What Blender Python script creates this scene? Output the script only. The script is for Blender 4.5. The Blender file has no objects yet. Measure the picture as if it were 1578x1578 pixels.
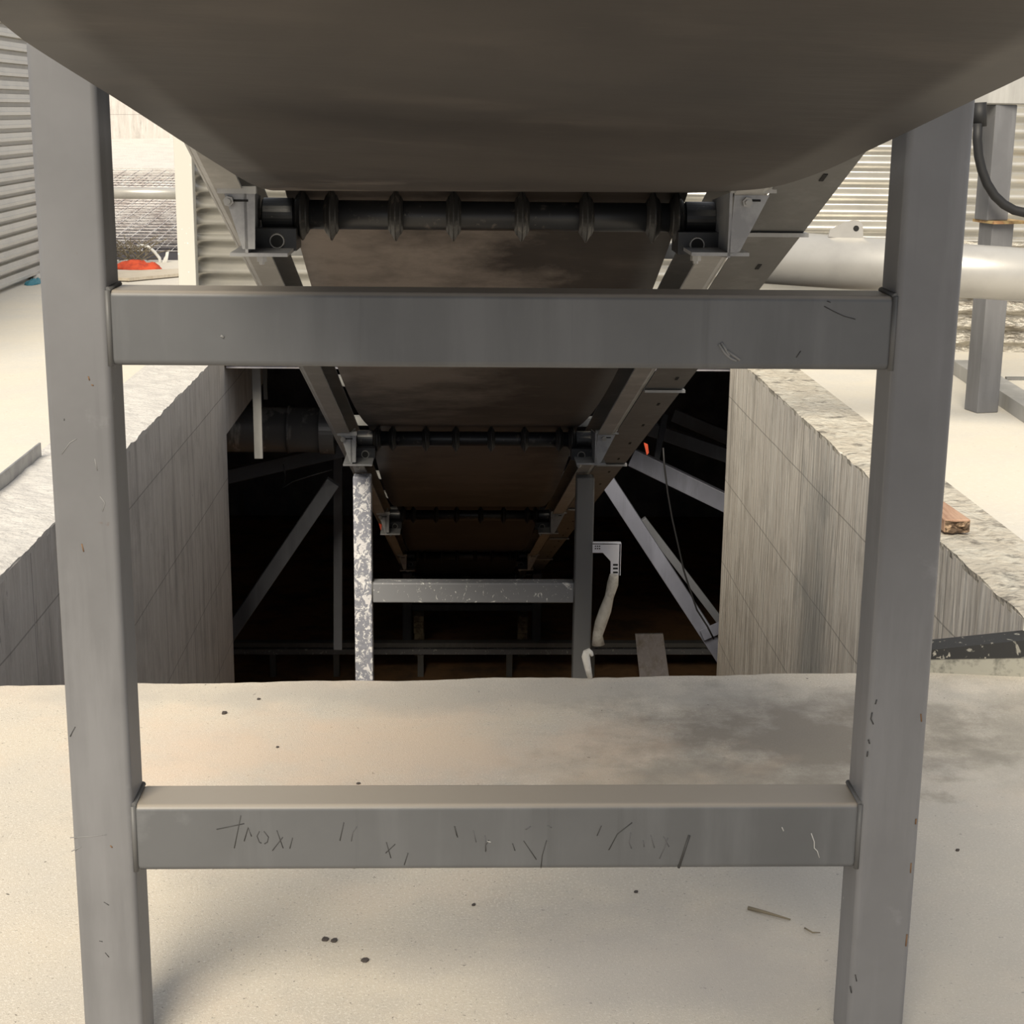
import bpy, bmesh, math, random
from mathutils import Vector, Matrix, noise
random.seed(7)
PI = math.pi
S = bpy.context.scene
C = S.collection

# ---------------------------------------------------------------- camera
F = 2474.0
H = 1.87
dY = Vector((-80, 621, -F)).normalized()            # world +Y as the camera sees it
dZ = Vector((114, 9870, F)).normalized()            # world +Z as the camera sees it
dZ = (dZ - dZ.dot(dY) * dY).normalized()
dX = dY.cross(dZ)
R = Matrix((dX, dY, dZ))                            # camera space -> world space
cam_data = bpy.data.cameras.new('camera')
cam = bpy.data.objects.new('camera', cam_data); C.objects.link(cam)
cam.matrix_world = Matrix.Translation((0, 0, H)) @ R.to_4x4()
cam_data.sensor_width = 36.0
cam_data.lens = 36.0 * F / 1578.0
cam_data.clip_start = 0.05
cam_data.clip_end = 200
S.camera = cam

# ---------------------------------------------------------------- light
world = bpy.data.worlds.new('world'); S.world = world; world.use_nodes = True
wn = world.node_tree
bg = wn.nodes['Background']
bg.inputs['Color'].default_value = (0.93, 0.95, 1.0, 1)
bg.inputs['Strength'].default_value = 0.74
sun_d = bpy.data.lights.new('sun', 'SUN'); sun = bpy.data.objects.new('sun', sun_d); C.objects.link(sun)
sun_d.energy = 5.4; sun_d.angle = math.radians(31); sun_d.color = (1.0, 0.90, 0.73)
sun.rotation_euler = Vector((0.30, 1.12, -1.0)).to_track_quat('-Z', 'Y').to_euler()
S.view_settings.view_transform = 'Standard'
S.view_settings.look = 'None'
S.view_settings.gamma = 1
S.view_settings.exposure = 0.0
S.view_settings.use_curve_mapping = False

def at(px, py, X=None, Y=None, Z=None):
    """a photograph measurement turned into a place, given one known coordinate"""
    d = R @ Vector((px - 789.0, 789.0 - py, -F))
    if Y is not None: t = Y / d.y
    elif X is not None: t = X / d.x
    else: t = (Z - H) / d.z
    return Vector((d.x * t, d.y * t, H + d.z * t))

# ---------------------------------------------------------------- materials
def mat(name, base, rough=0.6, metal=0.0, n1=None, n2=None, bump=None, spec=None):
    m = bpy.data.materials.new(name); m.use_nodes = True
    nt = m.node_tree; b = nt.nodes['Principled BSDF']
    b.inputs['Roughness'].default_value = rough
    b.inputs['Metallic'].default_value = metal
    if spec is not None: b.inputs['Specular IOR Level'].default_value = spec
    tc = nt.nodes.new('ShaderNodeTexCoord')
    geo = nt.nodes.new('ShaderNodeNewGeometry')
    col = None
    def rgba(c): return (c[0], c[1], c[2], 1)
    rgb = nt.nodes.new('ShaderNodeRGB'); rgb.outputs[0].default_value = rgba(base); col = rgb.outputs[0]
    def layer(col, color, scale, lo, hi, stretch=(1, 1, 1), detail=6, fac=1.0, dist=0.0):
        mp = nt.nodes.new('ShaderNodeMapping'); mp.inputs['Scale'].default_value = stretch
        nt.links.new(geo.outputs['Position'], mp.inputs['Vector'])
        n = nt.nodes.new('ShaderNodeTexNoise'); n.inputs['Scale'].default_value = scale
        n.inputs['Detail'].default_value = detail; n.inputs['Distortion'].default_value = dist
        n.inputs['Roughness'].default_value = 0.62
        nt.links.new(mp.outputs[0], n.inputs['Vector'])
        r = nt.nodes.new('ShaderNodeMapRange'); r.inputs[1].default_value = lo; r.inputs[2].default_value = hi
        r.inputs[3].default_value = 0; r.inputs[4].default_value = fac
        nt.links.new(n.outputs['Fac'], r.inputs[0])
        mx = nt.nodes.new('ShaderNodeMix'); mx.data_type = 'RGBA'
        nt.links.new(r.outputs[0], mx.inputs[0]); nt.links.new(col, mx.inputs[6])
        mx.inputs[7].default_value = rgba(color)
        return mx.outputs[2], n
    for L in (n1 or []):
        col, _ = layer(col, **L)
    nt.links.new(col, b.inputs['Base Color'])
    if bump:
        mp = nt.nodes.new('ShaderNodeMapping'); mp.inputs['Scale'].default_value = bump.get('stretch', (1, 1, 1))
        nt.links.new(geo.outputs['Position'], mp.inputs['Vector'])
        n = nt.nodes.new('ShaderNodeTexNoise'); n.inputs['Scale'].default_value = bump['scale']; n.inputs['Detail'].default_value = 8
        nt.links.new(mp.outputs[0], n.inputs['Vector'])
        bp = nt.nodes.new('ShaderNodeBump'); bp.inputs['Strength'].default_value = bump['strength']; bp.inputs['Distance'].default_value = bump.get('dist', 0.01)
        nt.links.new(n.outputs['Fac'], bp.inputs['Height']); nt.links.new(bp.outputs[0], b.inputs['Normal'])
    m['col'] = 1
    return m

def blob_stain_or_light(m, centre, size, color, fac, scale=3.0):
    """a stain, or painted light or shade, with a place and a shape of its own, multiplied into the base colour"""
    nt = m.node_tree; b = nt.nodes['Principled BSDF']
    src = b.inputs['Base Color'].links[0].from_socket
    geo = nt.nodes.new('ShaderNodeNewGeometry')
    n = nt.nodes.new('ShaderNodeTexNoise'); n.inputs['Scale'].default_value = scale; n.inputs['Detail'].default_value = 7
    n.inputs['Roughness'].default_value = 0.65
    nt.links.new(geo.outputs['Position'], n.inputs['Vector'])
    sub = nt.nodes.new('ShaderNodeVectorMath'); sub.operation = 'SUBTRACT'; sub.inputs[1].default_value = centre
    nt.links.new(geo.outputs['Position'], sub.inputs[0])
    dv = nt.nodes.new('ShaderNodeVectorMath'); dv.operation = 'DIVIDE'; dv.inputs[1].default_value = size
    nt.links.new(sub.outputs[0], dv.inputs[0])
    ln = nt.nodes.new('ShaderNodeVectorMath'); ln.operation = 'LENGTH'; nt.links.new(dv.outputs[0], ln.inputs[0])
    m1 = nt.nodes.new('ShaderNodeMath'); m1.operation = 'MULTIPLY_ADD'; m1.inputs[1].default_value = 2.4; m1.inputs[2].default_value = -1.2
    nt.links.new(n.outputs['Fac'], m1.inputs[0])
    ad = nt.nodes.new('ShaderNodeMath'); ad.operation = 'ADD'; nt.links.new(ln.outputs['Value'], ad.inputs[0]); nt.links.new(m1.outputs[0], ad.inputs[1])
    r = nt.nodes.new('ShaderNodeMapRange'); r.inputs[1].default_value = 0.35; r.inputs[2].default_value = 1.15
    r.inputs[3].default_value = fac; r.inputs[4].default_value = 0
    nt.links.new(ad.outputs[0], r.inputs[0])
    mx = nt.nodes.new('ShaderNodeMix'); mx.data_type = 'RGBA'
    nt.links.new(r.outputs[0], mx.inputs[0]); nt.links.new(src, mx.inputs[6]); mx.inputs[7].default_value = (*color, 1)
    nt.links.new(mx.outputs[2], b.inputs['Base Color'])

def L(color, scale, lo, hi, stretch=(1, 1, 1), fac=1.0, detail=6, dist=0.0):
    return dict(color=color, scale=scale, lo=lo, hi=hi, stretch=stretch, fac=fac, detail=detail, dist=dist)

M = {}
M['floor'] = mat('concrete_floor', (0.57, 0.51, 0.42), 0.85, n1=[
    L((0.50, 0.465, 0.41), 0.9, 0.4, 0.62), L((0.62, 0.52, 0.42), 1.3, 0.52, 0.70, fac=.7),
    L((0.36, 0.34, 0.31), 2.2, 0.55, 0.78, fac=.5), L((0.70, 0.66, 0.59), 150, 0.52, 0.64, fac=.7),
    L((0.27, 0.24, 0.20), 120, 0.60, 0.68, fac=.65), L((0.15, 0.13, 0.11), 90, 0.66, 0.70, fac=.8, detail=3), L((0.15, 0.13, 0.11), 40, 0.71, 0.74, fac=.8, detail=3), L((0.08, 0.07, 0.06), 34, 0.73, 0.76, fac=.9, detail=2)],
    bump=dict(scale=300, strength=0.45, dist=0.004))
M['floor_side'] = mat('concrete_side_floor', (0.62, 0.575, 0.49), 0.85, n1=[
    L((0.55, 0.53, 0.49), 1.2, 0.45, 0.65, fac=.7), L((0.66, 0.63, 0.56), 45, 0.5, 0.7, fac=.6),
    L((0.35, 0.32, 0.27), 30, 0.66, 0.74, fac=.6)], bump=dict(scale=60, strength=0.25, dist=0.006))
M['wall_top'] = mat('rough_concrete_ledge', (0.46, 0.42, 0.35), 0.9, n1=[
    L((0.52, 0.49, 0.42), 9, 0.45, 0.6), L((0.20, 0.18, 0.15), 26, 0.56, 0.66, stretch=(.6, 1.6, 1), fac=.85),
    L((0.09, 0.08, 0.07), 7, 0.56, 0.66, fac=.8, detail=10)], bump=dict(scale=24, strength=0.8, dist=0.03))
M['ledge_left'] = mat('pale_screed_ledge', (0.56, 0.54, 0.51), 0.9, n1=[
    L((0.46, 0.44, 0.42), 5, 0.45, 0.65, fac=.6), L((0.16, 0.155, 0.15), 60, 0.57, 0.70, fac=.5)], bump=dict(scale=45, strength=0.6, dist=0.015))

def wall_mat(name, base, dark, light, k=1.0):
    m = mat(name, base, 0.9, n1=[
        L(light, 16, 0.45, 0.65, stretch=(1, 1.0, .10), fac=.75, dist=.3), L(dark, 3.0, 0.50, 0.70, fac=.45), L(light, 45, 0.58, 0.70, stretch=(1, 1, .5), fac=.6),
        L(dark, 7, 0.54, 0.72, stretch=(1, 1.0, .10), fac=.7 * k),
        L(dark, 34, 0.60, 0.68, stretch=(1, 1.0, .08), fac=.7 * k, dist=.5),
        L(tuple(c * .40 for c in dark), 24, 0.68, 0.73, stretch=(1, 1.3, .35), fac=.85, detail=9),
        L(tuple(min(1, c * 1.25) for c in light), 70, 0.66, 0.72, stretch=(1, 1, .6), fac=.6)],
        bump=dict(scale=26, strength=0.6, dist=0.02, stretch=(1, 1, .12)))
    nt = m.node_tree; b = nt.nodes['Principled BSDF']; src = b.inputs['Base Color'].links[0].from_socket
    geo = nt.nodes.new('ShaderNodeNewGeometry'); sp = nt.nodes.new('ShaderNodeSeparateXYZ'); nt.links.new(geo.outputs['Position'], sp.inputs[0])
    nz = nt.nodes.new('ShaderNodeTexNoise'); nz.inputs['Scale'].default_value = 1.5; nt.links.new(geo.outputs['Position'], nz.inputs['Vector'])
    def lines(sock, off, period, width):
        a = nt.nodes.new('ShaderNodeMath'); a.operation = 'MULTIPLY_ADD'; a.inputs[1].default_value = .02; nt.links.new(nz.outputs['Fac'], a.inputs[0]); nt.links.new(sock, a.inputs[2])
        o = nt.nodes.new('ShaderNodeMath'); o.operation = 'ADD'; o.inputs[1].default_value = off; nt.links.new(a.outputs[0], o.inputs[0])
        p = nt.nodes.new('ShaderNodeMath'); p.operation = 'PINGPONG'; p.inputs[1].default_value = period / 2; nt.links.new(o.outputs[0], p.inputs[0])
        l = nt.nodes.new('ShaderNodeMath'); l.operation = 'LESS_THAN'; l.inputs[1].default_value = width; nt.links.new(p.outputs[0], l.inputs[0])
        return l.outputs[0]
    a = lines(sp.outputs['Z'], 0.12, 0.62, 0.004); c = lines(sp.outputs['Y'], 0.3, 0.92, 0.006)
    mxm = nt.nodes.new('ShaderNodeMath'); mxm.operation = 'MAXIMUM'; nt.links.new(a, mxm.inputs[0]); nt.links.new(c, mxm.inputs[1])
    f = nt.nodes.new('ShaderNodeMath'); f.operation = 'MULTIPLY'; f.inputs[1].default_value = .55; nt.links.new(mxm.outputs[0], f.inputs[0])
    mx = nt.nodes.new('ShaderNodeMix'); mx.data_type = 'RGBA'; nt.links.new(f.outputs[0], mx.inputs[0]); nt.links.new(src, mx.inputs[6])
    mx.inputs[7].default_value = (*[c * .5 for c in dark], 1); nt.links.new(mx.outputs[2], b.inputs['Base Color'])
    return m
M['wall_left'] = wall_mat('board_marked_concrete_shaded', (0.50, 0.47, 0.44), (0.27, 0.25, 0.235), (0.60, 0.57, 0.54))  # pit concrete with the shade on the left wall put into its colour
M['wall_right'] = wall_mat('board_marked_concrete_lit', (0.66, 0.61, 0.54), (0.33, 0.30, 0.26), (0.80, 0.77, 0.70))  # same concrete, paler to carry the sunlight on the right wall
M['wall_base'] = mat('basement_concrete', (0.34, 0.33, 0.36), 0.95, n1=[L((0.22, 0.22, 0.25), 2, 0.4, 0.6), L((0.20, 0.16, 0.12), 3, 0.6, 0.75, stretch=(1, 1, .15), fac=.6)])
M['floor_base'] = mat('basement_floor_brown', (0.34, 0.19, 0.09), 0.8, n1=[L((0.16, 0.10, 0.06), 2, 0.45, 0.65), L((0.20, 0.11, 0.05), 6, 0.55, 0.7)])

def paint(name, c, extra=None, rough=0.45, bumps=0.05):
    return mat(name, c, rough, 0.0, n1=[
        L(tuple(x * .80 for x in c), 2.5, 0.4, 0.65, fac=.8), L(tuple(min(1, x * 1.25) for x in c), 3, 0.5, 0.68, stretch=(3, 3, .35), fac=.7),
        L(tuple(x * .72 for x in c), 20, 0.60, 0.70, stretch=(1.5, 1.5, .06), fac=.5), L(tuple(min(1, x * 1.5) for x in c), 6, 0.66, 0.74, fac=.5),
        ] + (extra or []) + [L((0.10, 0.06, 0.035), 22, 0.74, 0.78, fac=.8, detail=3), L((0.45, 0.44, 0.42), 30, 0.76, 0.80, stretch=(1, 1, .6), fac=.6, detail=3)],
        bump=dict(scale=60, strength=bumps, dist=0.004))
def dusty(m, color, fac):
    nt = m.node_tree; b = nt.nodes['Principled BSDF']; src = b.inputs['Base Color'].links[0].from_socket
    geo = nt.nodes.new('ShaderNodeNewGeometry'); sp = nt.nodes.new('ShaderNodeSeparateXYZ'); nt.links.new(geo.outputs['Normal'], sp.inputs[0])
    rr = nt.nodes.new('ShaderNodeMapRange'); rr.inputs[1].default_value = .35; rr.inputs[2].default_value = .85; rr.inputs[4].default_value = fac; nt.links.new(sp.outputs['Z'], rr.inputs[0])
    mx = nt.nodes.new('ShaderNodeMix'); mx.data_type = 'RGBA'; nt.links.new(rr.outputs[0], mx.inputs[0]); nt.links.new(src, mx.inputs[6]); mx.inputs[7].default_value = (*color, 1)
    nt.links.new(mx.outputs[2], b.inputs['Base Color'])
M['post'] = paint('grey_paint_post', (0.15, 0.151, 0.158))
M['bar'] = paint('grey_paint_bar_shaded', (0.100, 0.103, 0.108))  # frame paint darkened to carry the shade under the belt
dusty(M['bar'], (0.36, 0.32, 0.27), .8)
M['rail'] = paint('light_grey_rail_paint', (0.36, 0.355, 0.34), rough=0.5)
M['tray'] = paint('grey_tray_paint', (0.17, 0.17, 0.165), rough=0.55)
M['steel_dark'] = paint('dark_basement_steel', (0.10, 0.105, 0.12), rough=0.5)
M['brace'] = paint('blue_grey_brace_paint', (0.15, 0.158, 0.20), rough=0.4)
M['splat'] = mat('grey_paint_cement_spatter', (0.27, 0.28, 0.33), 0.6, n1=[
    L((0.75, 0.74, 0.76), 16, 0.52, 0.57, stretch=(1.2, 1.2, .8), fac=.95, dist=1.2), L((0.85, 0.85, 0.85), 42, 0.57, 0.61, fac=.9)],
    bump=dict(scale=30, strength=.5, dist=.01))
M['splat_bar'] = mat('grey_paint_cement_splashes', (0.22, 0.225, 0.24), 0.6, n1=[
    L((0.72, 0.72, 0.70), 20, 0.62, 0.65, stretch=(1.5, 1, .8), fac=.95, dist=1.6), L((0.75, 0.75, 0.73), 12, 0.64, 0.68, fac=.9, dist=1.0)])
M['splat_few'] = mat('grey_paint_few_drips', (0.17, 0.172, 0.175), 0.55, n1=[
    L((0.60, 0.59, 0.57), 18, 0.72, 0.74, stretch=(1.6, 1, .5), fac=.9, dist=.8)])
M['splat_pale'] = mat('pale_paint_cement_spots', (0.52, 0.51, 0.46), 0.6, n1=[L((0.85, 0.84, 0.78), 26, 0.66, 0.69, fac=.9)])
M['belt'] = mat('worn_rubber_belt', (0.052, 0.046, 0.042), 0.55, 0.0, n1=[
    L((0.031, 0.028, 0.027), 1.2, 0.40, 0.62, stretch=(1, .7, 1)), L((0.085, 0.073, 0.065), 2.2, 0.55, 0.75, stretch=(1, 1.6, 1), fac=.6),
    L((0.034, 0.031, 0.030), 5, 0.60, 0.72, stretch=(.6, 1.8, 1), fac=.6),
    L((0.15, 0.125, 0.108), 30, 0.66, 0.74, stretch=(.35, 3, 1), fac=.35)], bump=dict(scale=14, strength=.12, dist=.01, stretch=(.4, 1.4, 1)), spec=.25)
M['carry_belt'] = mat('carrying_belt_rubber', (0.03, 0.03, 0.03), 0.7)
M['roller'] = mat('black_roller_paint', (0.013, 0.014, 0.016), 0.38, 0.1, n1=[
    L((0.10, 0.085, 0.075), 28, 0.60, 0.68, fac=.6), L((0.25, 0.23, 0.2), 40, 0.70, 0.74, fac=.6)])
M['rubber'] = mat('black_rubber_disc', (0.018, 0.017, 0.016), 0.5, n1=[L((0.13, 0.11, 0.09), 30, 0.58, 0.68, fac=.5)])
M['galv'] = mat('galvanised_bracket', (0.30, 0.30, 0.30), 0.42, 0.35, n1=[L((0.20, 0.20, 0.21), 12, 0.45, 0.6, fac=.7)])
M['bolt'] = mat('zinc_bolt', (0.30, 0.29, 0.27), 0.35, 0.7)
M['sheet'] = mat('corrugated_sheet', (0.50, 0.485, 0.445), 0.34, 0.6, n1=[L((0.40, 0.39, 0.37), 3, 0.45, 0.6, fac=.6), L((0.45, 0.36, 0.22), 3.2, 0.62, 0.75, stretch=(.5, 1, 2), fac=.6),
    L((0.85, 0.83, 0.78), 30, 0.70, 0.73, fac=.8)])
M['sheet_crumpled'] = mat('crumpled_foil_sheet', (0.52, 0.49, 0.43), 0.35, 0.5, n1=[L((0.28, 0.25, 0.21), 16, 0.5, 0.62, stretch=(.5, 1, 1.6), fac=.8)],
    bump=dict(scale=18, strength=1.0, dist=.06, stretch=(.6, 1, 1.5)))
M['shutter'] = mat('ribbed_wall_sheet', (0.60, 0.57, 0.51), 0.5, 0.25, n1=[L((0.5, 0.48, 0.44), 2, 0.45, 0.6, fac=.5)])
M['pipe'] = mat('pale_painted_pipe', (0.40, 0.39, 0.37), 0.35, 0.3, n1=[L((0.33, 0.32, 0.305), 4, 0.45, 0.65, fac=.7), L((0.75, 0.74, 0.7), 28, 0.72, 0.75, fac=.7)])
M['dark_pipe'] = mat('dark_basement_pipe', (0.11, 0.11, 0.115), 0.4, 0.3, n1=[L((0.32, 0.31, 0.30), 5, 0.53, 0.60, stretch=(1.5, 1, .3), fac=.8)])
M['hose'] = mat('black_hose', (0.008, 0.008, 0.009), 0.6)
M['rust'] = mat('rusty_plate', (0.42, 0.30, 0.14), 0.8, n1=[L((0.28, 0.15, 0.07), 20, 0.45, 0.6)])
M['wood'] = mat('weathered_timber', (0.45, 0.29, 0.20), 0.85, n1=[L((0.30, 0.17, 0.11), 14, 0.45, 0.65, stretch=(3, .3, 3)), L((0.10, 0.07, 0.05), 22, 0.64, 0.72, fac=.8)])
M['wood_end'] = mat('dark_broken_timber', (0.10, 0.065, 0.04), 0.9, n1=[L((0.4, 0.28, 0.18), 30, 0.5, 0.6)])
M['board'] = mat('pale_plywood', (0.55, 0.49, 0.40), 0.85, n1=[L((0.45, 0.39, 0.30), 8, 0.45, 0.65, stretch=(1, 4, 1))])
M['plank'] = mat('cement_dusted_board', (0.62, 0.58, 0.60), 0.85, n1=[L((0.40, 0.34, 0.28), 7, 0.5, 0.7, stretch=(1, 1, .4)), L((0.75, 0.72, 0.72), 30, 0.5, 0.65, fac=.6)])
M['brick'] = mat('brick_yellow', (0.30, 0.25, 0.16), 0.9, n1=[L((0.16, 0.12, 0.08), 18, 0.45, 0.6)])
M['white'] = mat('white_bracket_paint', (0.86, 0.86, 0.92), 0.4)
M['cloth_white'] = mat('pale_plastic_wrap', (0.60, 0.57, 0.51), 0.6, n1=[L((0.38, 0.35, 0.30), 12, 0.5, 0.65)], bump=dict(scale=20, strength=.6, dist=.02))
M['orange'] = mat('orange_cloth', (0.62, 0.085, 0.03), 0.8, n1=[L((0.42, 0.05, 0.02), 9, 0.45, 0.6)])
M['rebar'] = mat('rebar_mesh_steel', (0.55, 0.53, 0.52), 0.5, 0.3, n1=[L((0.32, 0.28, 0.27), 5, 0.45, 0.6)])
M['ground_dark'] = mat('dark_wet_ground', (0.045, 0.04, 0.045), 0.9, n1=[L((0.10, 0.085, 0.08), 8, 0.55, 0.7)])
M['bitumen'] = mat('black_bitumen_coat', (0.022, 0.022, 0.022), 0.7, n1=[L((0.30, 0.29, 0.25), 16, 0.60, 0.64, fac=.9, dist=1.0), L((0.35, 0.33, 0.28), 40, 0.64, 0.68)])
M['curb'] = mat('stained_curb_concrete', (0.34, 0.33, 0.28), 0.9, n1=[L((0.10, 0.10, 0.085), 20, 0.5, 0.66, fac=.8)])
M['ink'] = mat('black_marker', (0.035, 0.035, 0.035), 0.6)
M['ink_faint'] = mat('faded_marker', (0.085, 0.085, 0.09), 0.6)
M['scratch'] = mat('pale_scratch', (0.40, 0.395, 0.385), 0.7)
M['scuff'] = mat('soft_scuff', (0.20, 0.20, 0.20), 0.7)
M['chip'] = mat('rust_chip', (0.16, 0.09, 0.045), 0.8)
M['weld'] = mat('weld_seam_paint', (0.10, 0.10, 0.10), 0.5)
M['white_hose'] = mat('white_plastic_hose', (0.75, 0.74, 0.70), 0.5)
M['brush'] = mat('dry_brushwood', (0.20, 0.17, 0.12), 0.9)
M['blue'] = mat('blue_plastic', (0.05, 0.22, 0.28), 0.6)
M['slot'] = mat('slot_black', (0.01, 0.01, 0.01), 0.9)
M['stone'] = mat('dark_grit', (0.06, 0.05, 0.045), 0.9)

# ---------------------------------------------------------------- mesh helpers
class MB:
    def __init__(s): s.bm = bmesh.new()
    def box(s, lo, hi, mtx=None):
        vs = [s.bm.verts.new((x, y, z)) for x in (lo[0], hi[0]) for y in (lo[1], hi[1]) for z in (lo[2], hi[2])]
        if mtx:
            for v in vs: v.co = mtx @ v.co
        for f in ((0, 1, 3, 2), (4, 6, 7, 5), (0, 4, 5, 1), (2, 3, 7, 6), (0, 2, 6, 4), (1, 5, 7, 3)):
            s.bm.faces.new([vs[i] for i in f])
        return s
    def bar(s, a, b, w, h, up=(0, 0, 1)):
        a = Vector(a); b = Vector(b); d = (b - a); L_ = d.length; d.normalize()
        x = d.cross(Vector(up)).normalized(); u = x.cross(d)
        m = Matrix((x, d, u)).transposed().to_4x4(); m.translation = a
        return s.box((-w / 2, 0, -h / 2), (w / 2, L_, h / 2), m)
    def tube(s, pts, r, n=16, cap=True):
        pts = [Vector(p) for p in pts]; rings = []
        rr = r if isinstance(r, (list, tuple)) else [r] * len(pts)
        prev = None
        for i, p in enumerate(pts):
            d = (pts[min(i + 1, len(pts) - 1)] - pts[max(i - 1, 0)]).normalized()
            if prev is None:
                x = d.orthogonal().normalized()
            else:
                x = (prev - prev.dot(d) * d).normalized()
            prev = x; y = d.cross(x)
            rings.append([s.bm.verts.new(p + rr[i] * (math.cos(2 * PI * k / n) * x + math.sin(2 * PI * k / n) * y)) for k in range(n)])
        for a, b in zip(rings, rings[1:]):
            for k in range(n):
                f = s.bm.faces.new((a[k], a[(k + 1) % n], b[(k + 1) % n], b[k])); f.smooth = True
        if cap:
            s.bm.faces.new(rings[0][::-1]); s.bm.faces.new(rings[-1])
        return s
    def lathe(s, a, axis, prof, n=32):
        """prof: list of (t along axis, radius)"""
        a = Vector(a); d = Vector(axis).normalized(); x = d.orthogonal().normalized(); y = d.cross(x); rings = []
        for t, r in prof:
            rings.append([s.bm.verts.new(a + d * t + max(r, 1e-4) * (math.cos(2 * PI * k / n) * x + math.sin(2 * PI * k / n) * y)) for k in range(n)])
        for p, q in zip(rings, rings[1:]):
            for k in range(n):
                s.bm.faces.new((p[k], p[(k + 1) % n], q[(k + 1) % n], q[k]))
        s.bm.faces.new(rings[0][::-1]); s.bm.faces.new(rings[-1])
        return s
    def prism(s, poly, d):
        """poly: closed 3-D polygon, swept along d"""
        d = Vector(d); a = [s.bm.verts.new(Vector(p)) for p in poly]; b = [s.bm.verts.new(Vector(p) + d) for p in poly]
        s.bm.faces.new(a[::-1]); s.bm.faces.new(b); n = len(a)
        for k in range(n): s.bm.faces.new((a[k], a[(k + 1) % n], b[(k + 1) % n], b[k]))
        return s
    def grid(s, rows, smooth=False):
        vs = [[s.bm.verts.new(p) for p in r] for r in rows]
        for a, b in zip(vs, vs[1:]):
            for k in range(len(a) - 1):
                f = s.bm.faces.new((a[k], a[k + 1], b[k + 1], b[k])); f.smooth = smooth
        return s
    def build(s, name, material, parent=None, bevel=0, solid=0, seg=2):
        bmesh.ops.recalc_face_normals(s.bm, faces=s.bm.faces)
        me = bpy.data.meshes.new(name); s.bm.to_mesh(me); s.bm.free()
        me.materials.append(material)
        o = bpy.data.objects.new(name, me); C.objects.link(o)
        if parent:
            o.parent = parent; r_ = root_loc(parent)
            me.transform(Matrix.Translation(-r_))
        if solid:
            m = o.modifiers.new('solid', 'SOLIDIFY'); m.thickness = solid; m.offset = 0
        if bevel:
            m = o.modifiers.new('bevel', 'BEVEL'); m.width = bevel; m.segments = seg; m.limit_method = 'ANGLE'
            for p in me.polygons: p.use_smooth = True
            m.harden_normals = True
        return o
def root_loc(o):
    v = Vector((0, 0, 0))
    while o: v += o.location; o = o.parent
    return v
def tag(o, label=None, cat=None, group=None, kind=None):
    if label: o['label'] = label
    if cat: o['category'] = cat
    if group: o['group'] = group
    if kind: o['kind'] = kind
    return o
def thing(name, label, cat, loc=(0, 0, 0), group=None):
    o = bpy.data.objects.new(name, None); C.objects.link(o); o.location = loc; o.empty_display_size = .1
    return tag(o, label, cat, group)
def copy_tree(o, parent=None):
    c = o.copy(); C.objects.link(c)
    if parent: c.parent = parent
    for ch in [x for x in bpy.data.objects if x.parent == o]: copy_tree(ch, c)
    return c
def box(lo, hi): return MB().box(lo, hi)
def structure(o): o['kind'] = 'structure'; return o

# ---------------------------------------------------------------- sizes
ZS = 0.19                    # side floors above the near slab
ZB = -4.67                    # basement floor
XL, XR = -1.68, 1.957         # pit side walls
YN, YF = 5.16, 11.45           # pit near and far edge
SL = 0.3645                    # fall of the conveyor per metre
def zr(y): return H - .322 - SL * (y - 4.8)      # rail underside
def zc(y): return H - .305 - SL * (y - 4.8)       # return roller centre

# ================================================================ LARGE STRUCTURE
# near slab with a worn edge
m = MB(); N = 120
top = []; bot = []
for i in range(N + 1):
    x = -9 + 18 * i / N
    if abs(x) < 3: pass
    top.append(x)
xs = [-9, -6, -4] + [-3 + 6 * i / 200 for i in range(201)] + [4, 6, 9]
rows = [[], [], [], []]
for x in xs:
    e = noise.noise(Vector((x * 3, 0, 0))) * .018 + noise.noise(Vector((x * 13, 2, 0))) * .009
    ye = YN + .042 * x + e
    dz = noise.noise(Vector((x * 9, 5, 0))) * .006
    rows[0].append((x, -6, 0)); rows[1].append((x, ye - .03, 0)); rows[2].append((x, ye, -.012 + dz)); rows[3].append((x, ye - .01, -.4))
m.grid(rows)
structure(m.build('floor', M['floor']))
# under-slab near wall of the pit
structure(box((-6, YN - .45, ZB), (6, YN - .25, -.05)).build('wall_pit_near', M['wall_left']))
def slab(name, lo, hi, mt): return structure(box(lo, hi).build(name, mt))
# pit side walls (board marked) with rough worn tops
def pit_wall(name, x0, x1, mt, mtop, yn):
    slab(name, (min(x0, x1), yn, ZB), (max(x0, x1), YF, ZS - .012), mt)
    mm = MB(); rows = []
    ny = 150
    for j in range(ny + 1):
        y = yn + (YF - yn) * j / ny; r = []
        e = noise.noise(Vector((3, y * 4, x0))) * .005 + noise.noise(Vector((9, y * 15, x0))) * .004
        for i in range(9):
            t = i / 8; x = x0 + (x1 - x0) * t
            z = ZS + (noise.noise(Vector((x * 9, y * 6, 0))) * .012 + noise.noise(Vector((x * 30, y * 22, 0))) * .006) * (1 if i < 8 else 0)
            if i == 0: x += e; z -= .004
            r.append((x, y, z))
        r.insert(0, (x0, y, ZS - .03)); rows.append(r)
    mm.grid(rows)
    return structure(mm.build(name.replace('wall', 'trim'), mtop))
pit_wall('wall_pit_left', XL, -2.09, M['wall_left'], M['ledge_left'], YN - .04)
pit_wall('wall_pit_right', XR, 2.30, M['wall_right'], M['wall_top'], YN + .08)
slab('floor_left', (-14, YN + .02, .02), (-2.09, 30, ZS), M['floor_side'])
slab('floor_right', (2.30, YN + .04, .02), (14, YF + 4, ZS), M['floor_side'])
slab('floor_back', (-2.09, YF, .075), (2.30, 30, ZS), M['floor_side'])
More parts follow.
